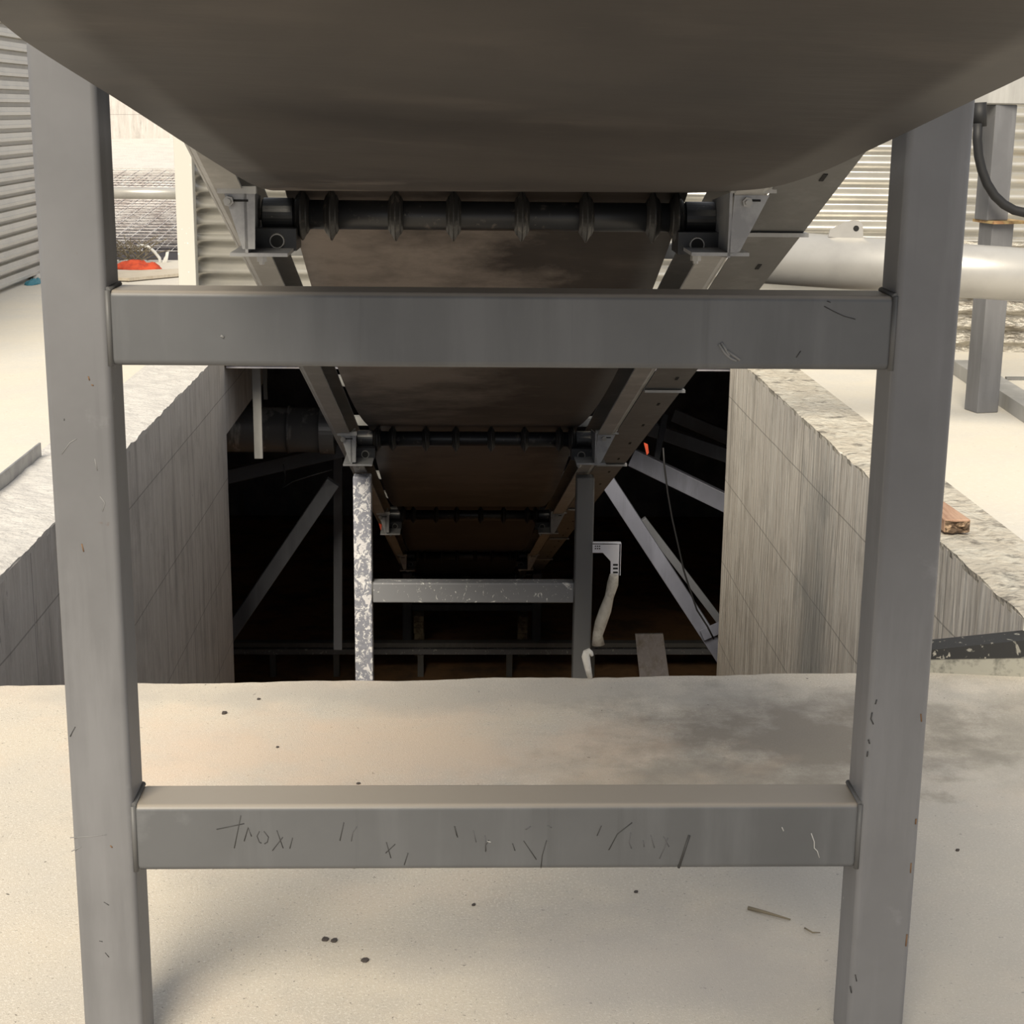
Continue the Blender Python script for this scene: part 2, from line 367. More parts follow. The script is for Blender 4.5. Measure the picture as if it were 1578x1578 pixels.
# basement shell
slab('wall_lintel', (-2.0, YF, -.43), (XL, 14.0, .07), M['wall_left'])
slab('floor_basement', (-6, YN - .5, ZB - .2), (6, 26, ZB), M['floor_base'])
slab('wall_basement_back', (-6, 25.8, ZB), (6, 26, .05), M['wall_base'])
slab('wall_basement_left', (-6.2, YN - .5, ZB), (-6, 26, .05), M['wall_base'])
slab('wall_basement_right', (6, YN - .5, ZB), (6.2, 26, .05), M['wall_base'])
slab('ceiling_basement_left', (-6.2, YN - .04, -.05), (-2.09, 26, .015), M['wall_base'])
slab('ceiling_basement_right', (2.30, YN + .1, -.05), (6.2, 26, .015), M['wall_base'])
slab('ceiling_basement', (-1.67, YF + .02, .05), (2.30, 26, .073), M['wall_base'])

# corrugated sheet wall standing on the far edge of the pit
def corrugated(x0, x1, y, z0, z1, pitch, amp, crumple=0.0, nx=2, per=8):
    mm = MB(); rows = []; nz = int((z1 - z0) / pitch * per)
    for k in range(nz + 1):
        z = z0 + (z1 - z0) * k / nz; r = []
        for i in range(nx + 1):
            x = x0 + (x1 - x0) * i / nx
            yy = y + amp * math.sin(2 * PI * (z - z0) / pitch)
            if crumple: yy += crumple * (noise.noise(Vector((x * 4, z * 11, 1))) + .6 * noise.noise(Vector((x * 11, z * 26, 3))))
            r.append((x, yy, z))
        rows.append(r)
    return mm.grid(rows, True)
def sheet(name, x0, x1, z0, z1, crumple, m_, nx, per):
    structure(corrugated(x0, x1, YF + .12, z0, z1, .114, .030, crumple, nx, per).build(name, m_, solid=.004))
xs_ = at(296, 350, Y=YF).x
sheet('wall_back_upper', xs_, 9, ZS + .114 * 7, ZS + 3.1, 0, M['sheet'], 2, 10)
sheet('wall_back', xs_, 2.9, ZS, ZS + .114 * 7, 0, M['sheet'], 2, 10)
sheet('wall_back_lower', 2.9, 9, ZS, ZS + .114 * 7, .030, M['sheet_crumpled'], 240, 12)
# ribbed wall on the left, running away from the camera
mm = MB(); rows = []; z0 = ZS; pitch = .118; nz = int(3.6 / pitch * 8)
prof = []
for k in range(int(2.8 / pitch)):
    z = z0 + k * pitch
    prof += [(-.03, z), (-.03, z + .34 * pitch), (.045, z + .38 * pitch), (.045, z + .60 * pitch), (.036, z + .64 * pitch), (.03, z + .98 * pitch)]
for d, z in prof: rows.append([(-4.23 + d, 9.0, z), (-4.23 + d, 17.4, z)])
mm.grid(rows); structure(mm.build('wall_left', M['shutter'], solid=.004))
# ramped slab and concrete wall far behind on the left
mm = MB(); mm.prism([(-9, 22, .0), (-9, 22, 1.06), (-9, 27, 1.50), (-9, 27, 0)], (7.0, 0, 0)); structure(mm.build('floor_ramp', M['ledge_left']))
mm = MB(); mm.bar((-9.5, 24.6, 2.9), (-.5, 26.8, 2.9), .3, 3.4); structure(mm.build('wall_far', M['wall_left']))

# curb at the slab edge, far right
ca, cb_ = at(1400, 1035, Z=0), at(1640, 1046, Z=0)
def cz(px, py): p = at(px, py, Y=(ca.y if px == 1400 else cb_.y)); return p.z
def curbp(za, zb, zc_, zd, mt, nm, off):
    q = MB(); q.prism([(ca.x, ca.y - off, za), (cb_.x, cb_.y - off, zb), (cb_.x, cb_.y - off, zc_), (ca.x, ca.y - off, zd)], (0, .10, 0)); structure(q.build(nm, mt))
curbp(0, 0, cz(1640, 1012), cz(1400, 1016), M['curb'], 'trim_1', 0)
curbp(cz(1400, 1016), cz(1640, 1012), cz(1640, 979), cz(1400, 1004), M['bitumen'], 'trim_2', .004)
blob_stain_or_light(M['belt'], (-.25, 6.2, 1.1), (.50, 1.9, 3), (0.26, 0.225, 0.20), .8, 3)  # paler patch painted for bounced light on the belt past the first roller
blob_stain_or_light(M['belt'], (.1, 9.6, -.2), (.7, 1.6, 3), (0.15, 0.12, 0.105), .6, 3)
blob_stain_or_light(M['floor'], (1.4, 3.2, 0), (1.1, 1.6, 1), (0.40, 0.385, 0.36), .6, 2)  # shade over the right floor, painted in as a grey patch
blob_stain_or_light(M['floor'], (1.05, 4.62, 0), (.65, .42, 1), (0.19, 0.165, 0.135), .8, 5)  # dark brown patch on the slab, right of centre
blob_stain_or_light(M['floor'], (.65, 4.25, 0), (.6, .3, 1), (0.30, 0.27, 0.22), .6, 5)
blob_stain_or_light(M['floor'], (1.9, 4.6, 0), (.6, .5, 1), (0.24, 0.225, 0.19), .6, 5)
blob_stain_or_light(M['floor'], (-.3, 4.5, 0), (1.0, .35, 1), (0.66, 0.50, 0.37), .5, 3)
blob_stain_or_light(M['floor'], (.4, 3.25, 0), (.5, .3, 1), (0.36, 0.34, 0.33), .5, 3)
blob_stain_or_light(M['floor'], (.0, 5.0, 0), (1.6, .18, 1), (0.36, 0.34, 0.31), .45, 4)
blob_stain_or_light(M['wall_right'], (XR, 8.4, -1.2), (.5, .45, 1.6), (0.20, 0.21, 0.21), .6, 3)

# steel edging strip on the left floor
a = at(63, 703, Z=ZS)
mm = MB(); mm.box((a.x - .006, YN + .02, ZS), (a.x + .004, a.y, ZS + .068)); mm.box((a.x - .05, YN + .02, ZS), (a.x - .006, a.y, ZS + .006))
tag(mm.build('edging_strip', M['galv']), 'thin grey steel edging strip standing on the left floor beside the pit', 'steel strip')

# ================================================================ NEAR SUPPORT FRAME
PW = .118
def vpost(px, py_, Y): return at(px, py_, Y=Y)
YP = 2.9
lx0 = at(64, 500, Y=YP).x; lx1 = lx0 + PW
rx1 = at(1478, 500, Y=YP).x; rx0 = rx1 - PW
def support_frame(label, lx, rx, Y, ztop, zbot, bars, mats, w=PW, base=True):
    """lx, rx: outer faces; bars: list of (z_low, z_high)"""
    t = thing('support_frame', label, 'support frame', ((lx + rx) / 2, Y + w / 2, zbot))
    for i, x in enumerate((lx, rx - w)):
        p = box((x, Y, zbot + (.012 if base else 0)), (x + w, Y + w, ztop[i])).build('post', mats[i], t, bevel=.012, seg=3)
        if base:
            b = box((x - .05, Y - .05, zbot), (x + w + .05, Y + w + .05, zbot + .012)).build('base_plate', mats[i], p)
    out = []
    for k, (z0, z1) in enumerate(bars):
        b = box((lx + w - .002, Y + .006, z0), (rx - w + .002, Y + w - .006, z1)).build('cross_bar', mats[2], t, bevel=.012, seg=3)
        out.append(b)
        for xx in (lx + w, rx - w):
            q = MB()
            yf = Y + .006
            q.tube([(xx, yf + .002, z0), (xx, yf + .002, z1)], .006, 8)
            q.tube([(xx, yf, z1), (xx, Y + w - .006, z1)], .006, 8)
            q.build('weld_seam', M['weld'], b)
    return t, out
u1, u0 = at(700, 452, Y=YP).z, at(700, 568, Y=YP).z
l1, l0 = at(700, 1243, Y=YP).z, at(700, 1343, Y=YP).z
frame, bars = support_frame('grey square-tube frame with two cross bars in the foreground', lx0, rx1, YP, (zr(YP + PW), zr(YP + PW)), 0, [(u0, u1), (l0, l1)], (M['post'], M['post'], M['bar']), base=False)

# marker strokes and scratches on the cross bars
def strokes(name, lst, material, parent, r=.0011):
    for s_ in lst:
        q = MB()
        pts = [at(x, y, Y=YP + .0058) for x, y in s_]
        q.tube(pts, r, 5)
        o_ = q.build(name, material, parent)
        if LABEL.get(name): o_['label'] = LABEL[name]
    return o_
LABEL = {'marker_stroke': 'black scrawled marker stroke', 'scratch': 'pale scratch', 'faded_stroke': 'faded marker stroke', 'marker_dash': 'thick black marker dash'}
k = 480 / 1578
def c1(*p): return [(320 + x * k, 1240 + y * k) for x, y in p]
k2 = 620 / 1578
def c2(*p): return [(700 + x * k2, 1240 + y * k2) for x, y in p]
low = bars[1]
o = strokes('marker_stroke', [c1((45, 125), (185, 96)), c1((168, 55), (135, 220)), c1((185, 185), (205, 115), (222, 160)), c1((262, 135), (250, 160), (262, 190), (272, 195)),
    c1((285, 135), (308, 165), (302, 190), (288, 198)), c1((350, 130), (382, 220)), c1((380, 165), (328, 233)), c1((430, 168), (416, 222)),
    c1((690, 90), (670, 182)), c1((905, 190), (928, 270)), c1((950, 200), (902, 245)), c1((1015, 245), (996, 305)), c1((1252, 110), (1266, 165)),
    c1((1425, 180), (1408, 205), (1408, 238)), c1((1545, 200), (1556, 230)), c2((0, 85), (10, 122)), c2((228, 152), (238, 180)), c2((272, 142), (322, 215)),
    c2((362, 140), (345, 200), (340, 248)), c2((577, 83), (560, 122)), c2((698, 70), (640, 115), (606, 178))], M['ink'], low, .0010)
o = strokes('faded_stroke', [c1((755, 112), (735, 140), (728, 185)), c1((1345, 130), (1360, 190)), c2((120, 120), (125, 180)), c2((365, 82), (382, 90)), c2((300, 85), (280, 98)),
    c2((692, 110), (686, 150), (695, 172)), c2((770, 120), (785, 170)), c2((820, 125), (842, 165)), c2((838, 130), (822, 175), (805, 212)), c2((740, 140), (745, 165))], M['ink_faint'], low, .0009)
o = strokes('marker_dash', [c2((922, 120), (880, 248))], M['ink'], low, .0028)
o = strokes('scratch', [c2((1400, 112), (1412, 145), (1412, 170), (1424, 182), (1432, 208)), c2((1285, 88), (1292, 104)), c2((130, 144), (144, 147))], M['scratch'], low, .0012)
o = strokes('faded_stroke', [[(1270, 472), (1285, 480), (1300, 487), (1318, 492)], [(1227, 551), (1234, 541)], [(1275, 464), (1280, 466)]], M['ink'], bars[0], .0010)
o = strokes('scratch', [[(1108, 530), (1118, 545), (1126, 552), (1135, 556)], [(1112, 528), (1124, 548)], [(1120, 540), (1140, 555)], [(345, 520), (340, 517)]], M['scuff'], bars[0], .0026)
posts = [c for c in bpy.data.objects if c.parent == frame and c.name.startswith('post')]
def pmarks(name, lst, material, parent, r_):
    for s_ in lst:
        q = MB(); q.tube([at(x, y, Y=YP) for x, y in s_], r_, 5); o_ = q.build(name, material, parent)
        if LABEL.get(name): o_['label'] = LABEL[name]
pmarks('scratch', [[(95, 700), (108, 682), (118, 676)], [(146, 707), (150, 725)], [(154, 765), (162, 775), (158, 788)], [(108, 1291), (140, 1289), (164, 1286)], [(110, 1312), (125, 1305)]], M['scuff'], posts[0], .0009)
pmarks('chip', [[(136, 580), (138, 586)], [(141, 593), (144, 594)], [(170, 1303), (173, 1306)], [(126, 838), (129, 850)]], M['chip'], posts[0], .0014)
pmarks('chip', [[(160, 1390), (168, 1395)], [(153, 1450), (158, 1451)], [(162, 1468), (168, 1475)], [(108, 1135), (116, 1120)], [(99, 645), (99, 648)]], M['ink'], posts[0], .0009)
pmarks('chip', [[(1344, 1098), (1342, 1108), (1346, 1116)], [(1338, 1140), (1340, 1146)], [(1337, 1158), (1336, 1166)], [(1349, 1085), (1351, 1078)], [(1318, 1502), (1320, 1512)], [(1310, 1520), (1312, 1530)]], M['ink'], posts[1], .0014)
pmarks('chip', [[(1419, 1100), (1420, 1112)], [(1412, 1262), (1411, 1270)], [(1404, 1330), (1403, 1345)], [(1398, 1440), (1396, 1458)]], M['chip'], posts[1], .0016)
# floor grit
for gi, (gx, gy, gr) in enumerate([(345, 1100, .010), (501, 1449, .008), (515, 1451, .008), (562, 1481, .008), (398, 1078, .006), (552, 1208, .005), (427, 1152, .005), (730, 1395, .005),
                   (1475, 1311, .006), (980, 1375, .005)]):
    p = at(gx, gy, Z=0); q = MB()
    pr = []
    ring = [(math.cos(a_ * PI / 3) * gr * random.uniform(.7, 1.3), math.sin(a_ * PI / 3) * gr * random.uniform(.7, 1.2)) for a_ in range(6)]
    q.prism([(p.x + x_, p.y + y_, 0) for x_, y_ in ring], (gr * .2, 0, gr * .7))
    names = ['black grit crumb on the slab behind the left post, largest', 'dark crumb on the slab below the lower bar, left of a close pair', 'dark crumb on the slab below the lower bar, right of a close pair',
             'lone dark crumb below and right of the close pair of crumbs', 'tiny dark crumb near the slab edge left of centre', 'tiny dark crumb just above the lower bar',
             'tiny dark crumb between slab edge and lower bar, left', 'tiny dark crumb below the lower bar near centre', 'dark crumb on the floor right of the right post', 'tiny dark crumb below the black dash']
    tag(q.build('grit_crumb', M['stone']), names[gi], 'grit', 'grit crumbs on the slab')
q = MB(); pa, pb, pc = at(1153, 1399, Z=.004), at(1180, 1406, Z=.006), at(1218, 1417, Z=.004)
q.tube([pa, pb, pc], [.005, .004, .002], 6); tag(q.build('twig', M['brush']), 'brown twig lying on the slab below the lower bar', 'twig')
q = MB(); pa, pb, pc = at(1240, 1430, Z=.003), at(1252, 1437, Z=.005), at(1264, 1437, Z=.003)
q.tube([pa, pb, pc], [.002, .002, .001], 6); tag(q.build('twig', M['brush']), 'short thin twig right of the longer brown twig', 'twig')

# ================================================================ CONVEYOR
XA, XB = -.700, .864                    # outer faces of the rails
XTR = 1.046
Y0, Y1 = -5.2, 20.9
conv = thing('belt_conveyor', 'long steel conveyor frame sloping down into the dark pit', 'conveyor frame', (0, Y0, zr(Y0)))
def chan(x_out, s, name):
    """channel, web outside, flanges inward; s = inward direction"""
    q = MB(); h = .17; t = .008; w = .10
    d = (0, Y1 - Y0, -SL * (Y1 - Y0))
    z = zr(Y0)
    P = [(0, .014), (.026, 0), (w, 0), (w, t), (t, t), (t, h - t), (w, h - t), (w, h), (0, h)]
    q.prism([(x_out + s * a_, Y0, z + b_) for a_, b_ in P], d)
    return q.build(name, M['rail'], conv)
chan(XA, 1, 'side_rail'); chan(XB, -1, 'side_rail')
# deck over the return belt: plates with gaps, cross members, carrying belt
y = Y0 + .2; i = 0
while y < Y1 - .5:
    q = MB(); q.bar((XA + .01, y, zr(y) + .20), (XB - .01, y, zr(y) + .20), .07, .05)
    q.build('cross_member', M['tray'], conv)
    y += 1.2
q = MB(); rows = []
for yy in (Y0, Y1):
    rows.append([(x, yy, zr(yy) + z_) for x, z_ in ((-.60, .50), (-.32, .36), (.48, .36), (.76, .50))])
q.grid(rows)
cb = q.build('carrying_belt', M['carry_belt'], conv, solid=.014)
# return belt
RY = [-.6, 4.8, 8.95, 12.95, 17.1, 20.6]
RD = .0765
bl, br = at(439, 293, Y=4.8).x, at(1060, 293, Y=4.8).x
def side_pts(X, pix): return [(p.y, p.z) for p in (at(px, py, X=X) for px, py in pix)]
Lp = side_pts(bl, [(0, 24), (42, 58), (190, 153), (330, 245), (390, 281), (420, 290)])
Rp = side_pts(br, [(1578, 110), (1497, 149), (1360, 216), (1261, 262), (1190, 284), (1120, 291)])
zt = zc(4.8) + RD
def curve(ps):
    pre = [(-.6, zc(-.6) + RD), (-.1, 3.03), (.4, 2.57), (1.0, ps[0][1] + .22), (1.5, ps[0][1] + .075)]
    return pre + ps + [(4.8, zt + .002)]
Lp, Rp = curve(Lp), curve(Rp)
def interp(ps, y):
    # monotone-ish smooth interpolation (Catmull-Rom in y)
    for i in range(len(ps) - 1):
        if ps[i][0] <= y <= ps[i + 1][0]:
            y0, z0 = ps[i]; y1, z1 = ps[i + 1]
            def sl(j):
                if j <= 0 or j >= len(ps) - 1: return (ps[min(j + 1, len(ps) - 1)][1] - ps[max(j - 1, 0)][1]) / (ps[min(j + 1, len(ps) - 1)][0] - ps[max(j - 1, 0)][0])
                return (ps[j + 1][1] - ps[j - 1][1]) / (ps[j + 1][0] - ps[j - 1][0])
            h = y1 - y0; t = (y - y0) / h; m0, m1 = sl(i) * h, sl(i + 1) * h
            return (2 * t ** 3 - 3 * t * t + 1) * z0 + (t ** 3 - 2 * t * t + t) * m0 + (-2 * t ** 3 + 3 * t * t) * z1 + (t ** 3 - t * t) * m1
    return ps[-1][1]
q = MB(); rows = []
ys = [-.6 + 5.4 * k / 90 for k in range(91)]
for k in range(1, len(RY) - 1):
    a_, b_ = RY[k], RY[k + 1]
    ys += [a_ + (b_ - a_) * j / 28 for j in range(1, 29)]
for y in ys:
    if y <= 4.8:
        zl, zr_ = interp(Lp, y), interp(Rp, y)
    else:
        for a_, b_ in zip(RY[1:], RY[2:]):
            if a_ <= y <= b_ + 1e-6: break
        t = (y - a_) / (b_ - a_); zl = zr_ = zc(y) + RD + .002 - .13 * 4 * t * (1 - t) * (1 if t < .5 else 1)
    rows.append([(bl + (br - bl) * j / 12, y, zl + (zr_ - zl) * j / 12) for j in range(13)])
q.grid(rows, True)
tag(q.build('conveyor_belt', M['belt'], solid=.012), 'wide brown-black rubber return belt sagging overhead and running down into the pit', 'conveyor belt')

# cable tray on the right flank
tray = thing('cable_tray', 'dark grey sheet-metal tray fixed along the right side of the conveyor', 'cable tray', (XTR, Y0, zr(Y0)))
ty = [Y0, 2.2, at(1180, 395, X=1.0).y, at(1040, 605, X=1.0).y]
ty[2] = 4.95; ty[3] = 7.45
ty += [9.9, 12.4, 14.9, 17.4, 19.9]
for k in range(len(ty) - 1):
    a_, b_ = ty[k], ty[k + 1]
    q = MB(); z = zr(a_) + .012
    P = [(0, 0), (XTR - XB - .004, 0), (XTR - XB - .004, .075), (XTR - XB - .008, .075), (XTR - XB - .008, .004), (0, .004)]
    q.prism([(XB + .004 + p[0], a_, z + p[1]) for p in P], (0, b_ - a_, -SL * (b_ - a_)))
    sec = q.build('tray_section', M['tray'], tray)
    q = MB(); q.bar((XB + .004, b_ - .03, zr(b_ - .03) + .006), (XTR + .012, b_ - .03, zr(b_ - .03) + .006), .05, .012)
    q.build('joint_strip', M['rail'], sec)
    yy = a_ + .35
    while yy < b_ - .2:
        xs_ = XB + .12
        q = MB(); q.box((-.006, -.03, -.002), (.006, .03, .002), Matrix.Translation((xs_, yy, zr(yy) + .0115)) @ Matrix.Rotation(-math.atan(SL), 4, 'X')); yy += .62; q.build('slot', M['slot'], sec)

# return rollers
def make_roller(Y, label):
    z = zc(Y)
    t = thing('return_roller', label, 'conveyor roller', (0, Y, z), 'disc return rollers under the belt')
    xa, xb = at(405, 333, Y=4.8).x, at(1122, 333, Y=4.8).x
    q = MB(); q.tube([(xa, Y, z), (xb, Y, z)], .0425, 32); q.build('roller_tube', M['roller'], t)
    q = MB(); q.tube([(XA + .11, Y, z), (XB - .11, Y, z)], .017, 16); q.build('shaft', M['bolt'], t)
    for px in (466, 511, 610, 699, 804, 903, 1006, 1042):
        x = at(px, 333, Y=4.8).x
        q = MB(); q.lathe((x - .022, Y, z), (1, 0, 0), [(0, .043), (.006, .055), (.010, .058), (.016, .068), (.020, RD - .001), (.024, RD - .001), (.028, .068), (.034, .058), (.038, .055), (.044, .043)])
        q.build('disc', M['rubber'], t)
    for px in (430, 1078):
        x = at(px, 333, Y=4.8).x
        q = MB(); q.lathe((x - .045, Y, z), (1, 0, 0), [(0, .044), (.002, .0475), (.088, .0475), (.09, .044)]); q.build('end_sleeve', M['roller'], t)
    for s, xo in ((1, XA), (-1, XB)):
        # hanger bracket: upright plate, top flange bolted under the rail, lower foot
        xi = xo + s * .104
        q = MB(); q.prism([(xi, Y - .27, z + .088), (xi, Y + .05, z + .05), (xi, Y + .05, z - .112), (xi, Y - .27, z - .092)], (s * .008, 0, 0)); b = q.build('hanger_bracket', M['galv'], t)
        yg = Y - .27
        G = [(345, 297), (393, 297), (393, 384), (374, 384)] if s > 0 else [(1186, 301), (1132, 301), (1122, 392), (1140, 388)]
        G = [at(px_, py_, Y=yg) for px_, py_ in G]
        q = MB(); q.prism([(p.x, yg, p.z) for p in G], (0, .006, 0)); q.build('gusset_plate', M['galv'], b)
        T = (335, 395) if s > 0 else (1196, 1126)
        t0, t1 = at(T[0], 292, Y=yg), at(T[1], 292, Y=yg)
        q = MB(); q.box((min(t0.x, t1.x), yg - .012, t0.z - .010), (max(t0.x, t1.x), yg + .012, t0.z + .010)); q.build('top_flange', M['rail'], b)
        T = (358, 446) if s > 0 else (1150, 1062)
        f0, f1 = at(T[0], 390, Y=yg + .05), at(T[1], 390, Y=yg + .05)
        q = MB(); q.box((min(f0.x, f1.x), yg, f0.z - .005), (max(f0.x, f1.x), Y + .05, f0.z + .005)); q.build('foot_flange', M['galv'], b)
        for (px_, py_, dn) in (((352, 310, 0), (400, 397, 1)) if s > 0 else ((1152, 312, 0), (1076, 398, 1))):
            p = at(px_, py_, Y=yg - .01)
            q = MB()
            if not dn: q.lathe((p.x, yg - .022, p.z), (0, 1, 0), [(0, .008), (.008, .008), (.008, .015), (.022, .015)], 6)
            else: q.lathe((p.x, yg + .04, f0.z - .03), (0, 0, 1), [(0, .008), (.008, .008), (.008, .015), (.025, .015)], 6)
            q.build('bolt', M['bolt'], b)
        p = at(370 if s > 0 else 1160, 309, Y=yg); q = MB(); q.box((p.x - .022, yg - .002, p.z - .003), (p.x + .022, yg, p.z + .003)); q.build('slot', M['slot'], b)
        q = MB(); q.box((min(xi + s * .008, xi + s * .125), Y - .10, z - .098), (max(xi + s * .008, xi + s * .125), Y + .045, z - .035)); bb = q.build('bearing_block', M['roller'], b)
        q = MB(); q.lathe((xi + s * .07, Y - .107, z - .070), (0, 1, 0), [(0, .021), (.006, .023), (.007, .023)], 20); q.build('bearing_ring', M['bolt'], bb); q = MB(); q.lathe((xi + s * .07, Y - .109, z - .070), (0, 1, 0), [(0, .018), (.006, .019)], 20); q.build('bearing_hole', M['slot'], bb)
    return t
r1 = make_roller(4.8, 'black roller with eight rubber discs nearest the camera, above the upper bar')
labs = ['black disc roller seen just below the upper bar, second down the slope', 'dim disc roller deep in the pit, third down the slope', 'barely lit disc roller deepest in the pit, fourth down the slope', 'barely lit disc roller at the foot of the conveyor', 'disc roller high overhead above the near end of the belt']
for Y, lb in zip([8.95, 12.95, 17.1, 20.6, -.6], labs):
    c = copy_tree(r1); c.location = (0, Y, zc(Y)); c['label'] = lb

# ================================================================ DEEPER SUPPORT FRAMES
Y2 = 10.15
f2, b2 = support_frame('cement-spattered support frame in the pit, white left post and one cross bar', at(545, 850, Y=Y2).x, at(914, 850, Y=Y2).x, Y2,
    (zr(Y2 + PW), zr(Y2 + PW)), ZB, [(at(700, 930, Y=Y2).z, at(700, 899, Y=Y2).z)], (M['splat'], M['splat_few'], M['splat_bar']))
Y3 = 19.1
f3, b3 = support_frame('dark far support frame deep in the pit beyond the spattered frame', at(620, 960, Y=Y3).x, at(834, 960, Y=Y3).x, Y3,
    (zr(Y3 + PW), zr(Y3 + PW)), ZB, [(at(700, 942, Y=Y3).z, at(700, 932, Y=Y3).z)], (M['steel_dark'], M['steel_dark'], M['steel_dark']))
# low beam across the basement, on short legs
Y4 = 18.0
lb = thing('low_beam', 'long dark steel beam on short legs across the basement floor', 'beam', (0, Y4, ZB))
za, zb = at(700, 991, Y=Y4).z, at(700, 998, Y=Y4).z
box((-4.5, Y4, zb), (4.5, Y4 + .12, za)).build('top_rail', M['tray'], lb, bevel=.004)
za2, zb2 = at(700, 1000, Y=Y4).z, at(700, 1008, Y=Y4).z
box((-4.5, Y4 - .02, zb2), (4.5, Y4 + .12, za2)).build('lower_rail', M['splat_bar'], lb, bevel=.004)
for px in (420, 518, 648, 785, 912, 1150): 
    x = at(px, 1020, Y=Y4).x
    box((x - .035, Y4 + .02, ZB), (x + .035, Y4 + .09, zb)).build('leg', M['tray'], lb)
# brick stacks beside the far frame
for (px, lab) in ((646, 'left'), (806, 'right')):
    t = None
    x = at(px, 960, Y=18.8).x; z = ZB; k = 0
    ztop = at(px, 943, Y=18.8).z
    n = int((ztop - z) / .075)
    for k in range(n):
        dx = random.uniform(-.008, .008)
        b = box((x - .06 + dx, 18.75, z + .075 * k), (x + .06 + dx, 18.98, z + .075 * k + .070)).build('brick', M['brick'], bevel=.004)
        tag(b, ('topmost' if k == n - 1 else 'lowest' if k == 0 else 'one of the middle') + ' brick%s in the %s brick pier beside the far support frame' % ('' if k in (0, n - 1) else 's', lab), 'brick', 'bricks of the %s pier' % lab)

# ================================================================ BASEMENT FITTINGS
Yp = 13.0
pz = at(430, 662, Y=Yp)
t = thing('basement_pipe', 'large dark pipe running across the basement behind the left pit wall', 'pipe', (-3, Yp, pz.z))
xe = at(505, 662, Y=Yp).x
q = MB(); q.tube([(-5.8, Yp, pz.z), (xe, Yp, pz.z)], .185, 40); q.build('pipe_body', M['dark_pipe'], t)
q = MB(); q.lathe((xe - .06, Yp, pz.z), (1, 0, 0), [(0, .19), (.0, .20), (.12, .20), (.12, .19)], 40); q.build('end_collar', M['dark_pipe'], t)
x_ = at(446, 662, Y=Yp).x
q = MB(); q.lathe((x_ - .008, Yp, pz.z), (1, 0, 0), [(0, .186), (0, .196), (.016, .196), (.016, .186)], 40); q.build('band', M['dark_pipe'], t)
t['label'] = 'large dark pipe running across the basement behind the left pit wall'
for (px0, px1, pyb, Y, lb_, mt) in ((392, 405, 707, 11.9, 'pale steel flat bar hanging beside the left pit wall, in front of the dark pipe', 'rail'), (406, 412, 616, 12.4, 'narrow darker bar hanging just behind the pale hanging bar', 'tray')):
    a_ = at(px0, pyb, Y=Y); b_ = at(px1, pyb, Y=Y)
    q = box((a_.x, Y, a_.z), (b_.x, Y + .03, .052)); tag(q.build('hanging_bar', M[mt], bevel=.003), lb_, 'steel bar')
def brace(name, label, p0, p1, Y0_, Y1_, w, mt, ext=0):
    a_ = at(*p0, Y=Y0_); b_ = at(*p1, Y=Y1_); d = (b_ - a_)
    b_ = b_ + d * ext
    q = MB(); q.bar(a_, b_, w, w, up=(0, 1, 0)); return tag(q.build(name, M[mt], bevel=.006), label, 'brace')
# right raker struts
rk = thing('raker_strut', 'blue-grey raking strut running down from the conveyor to the right pit wall', 'brace', tuple(at(1095, 975, Y=12.2)))
a_, b_ = at(935, 740, Y=12.2), at(1095, 985, Y=12.2)
q = MB(); q.bar(a_, b_ + (b_ - a_) * .9, .115, .11, up=(0, 1, 0)); q.build('strut', M['brace'], rk, bevel=.006)
a2, b2_ = at(990, 800, Y=12.45), at(1112, 960, Y=12.45)
q = MB(); q.bar(a2, b2_, .06, .06, up=(0, 1, 0)); q.build('back_strut', M['steel_dark'], rk, bevel=.004)
p = at(1098, 972, Y=12.12); q = MB(); q.box((-.09, -.01, -.045), (.09, .01, .045), Matrix.Translation(p) @ Matrix.Rotation(math.radians(-25), 4, 'Y')); q.build('gusset', M['brace'], rk)
def strut(lab, pa, pb, Ya, Yb, w, h, mt):
    q = MB(); q.bar(at(*pa, Y=Ya), at(*pb, Y=Yb), w, h, up=(0, 1, 0)); return tag(q.build('steel_beam', M[mt], bevel=.006), lab, 'steel beam')
strut('dark blue-grey beam sloping down to the right behind the cable tray, lower one', (975, 705), (1150, 790), 13.2, 12.8, .15, .10, 'brace')
strut('dark beam sloping down to the right above the blue-grey beam', (1000, 660), (1160, 715), 14.0, 13.5, .12, .10, 'steel_dark')
strut('dark steel beam highest against the right pit wall', (1040, 640), (1160, 690), 14.6, 14.2, .12, .10, 'steel_dark')
strut('dim diagonal brace in the left part of the basement', (514, 742), (325, 1020), 13.4, 13.4, .12, .10, 'steel_dark')
strut('dim beam rising to the right under the dark pipe', (345, 735), (540, 690), 13.6, 13.6, .12, .10, 'steel_dark')
strut('dark upright behind the spattered left post', (521, 700), (521, 1000), 14.2, 14.2, .08, .08, 'steel_dark')
strut('short dark cross piece between the sloping beams on the right', (1025, 640), (1010, 715), 13.7, 13.4, .05, .05, 'steel_dark')
# hanging cable
pts = [at(x, y, Y=11.9) for x, y in ((1022, 690), (1024, 720), (1029, 760), (1036, 800), (1045, 840), (1054, 880), (1062, 905), (1074, 940), (1090, 965), (1100, 985))]
q = MB(); q.tube(pts, .007, 8); tag(q.build('hanging_cable', M['hose']), 'thin black cable hanging beside the raking strut', 'cable')
pts = [at(x, y, Y=13.1) for x, y in ((437, 715), (440, 735), (436, 752), (452, 742), (480, 733), (512, 724))]
q = MB(); q.tube(pts, .006, 6); tag(q.build('slack_cable', M['hose']), 'thin slack cable looping under the dark basement pipe', 'cable')
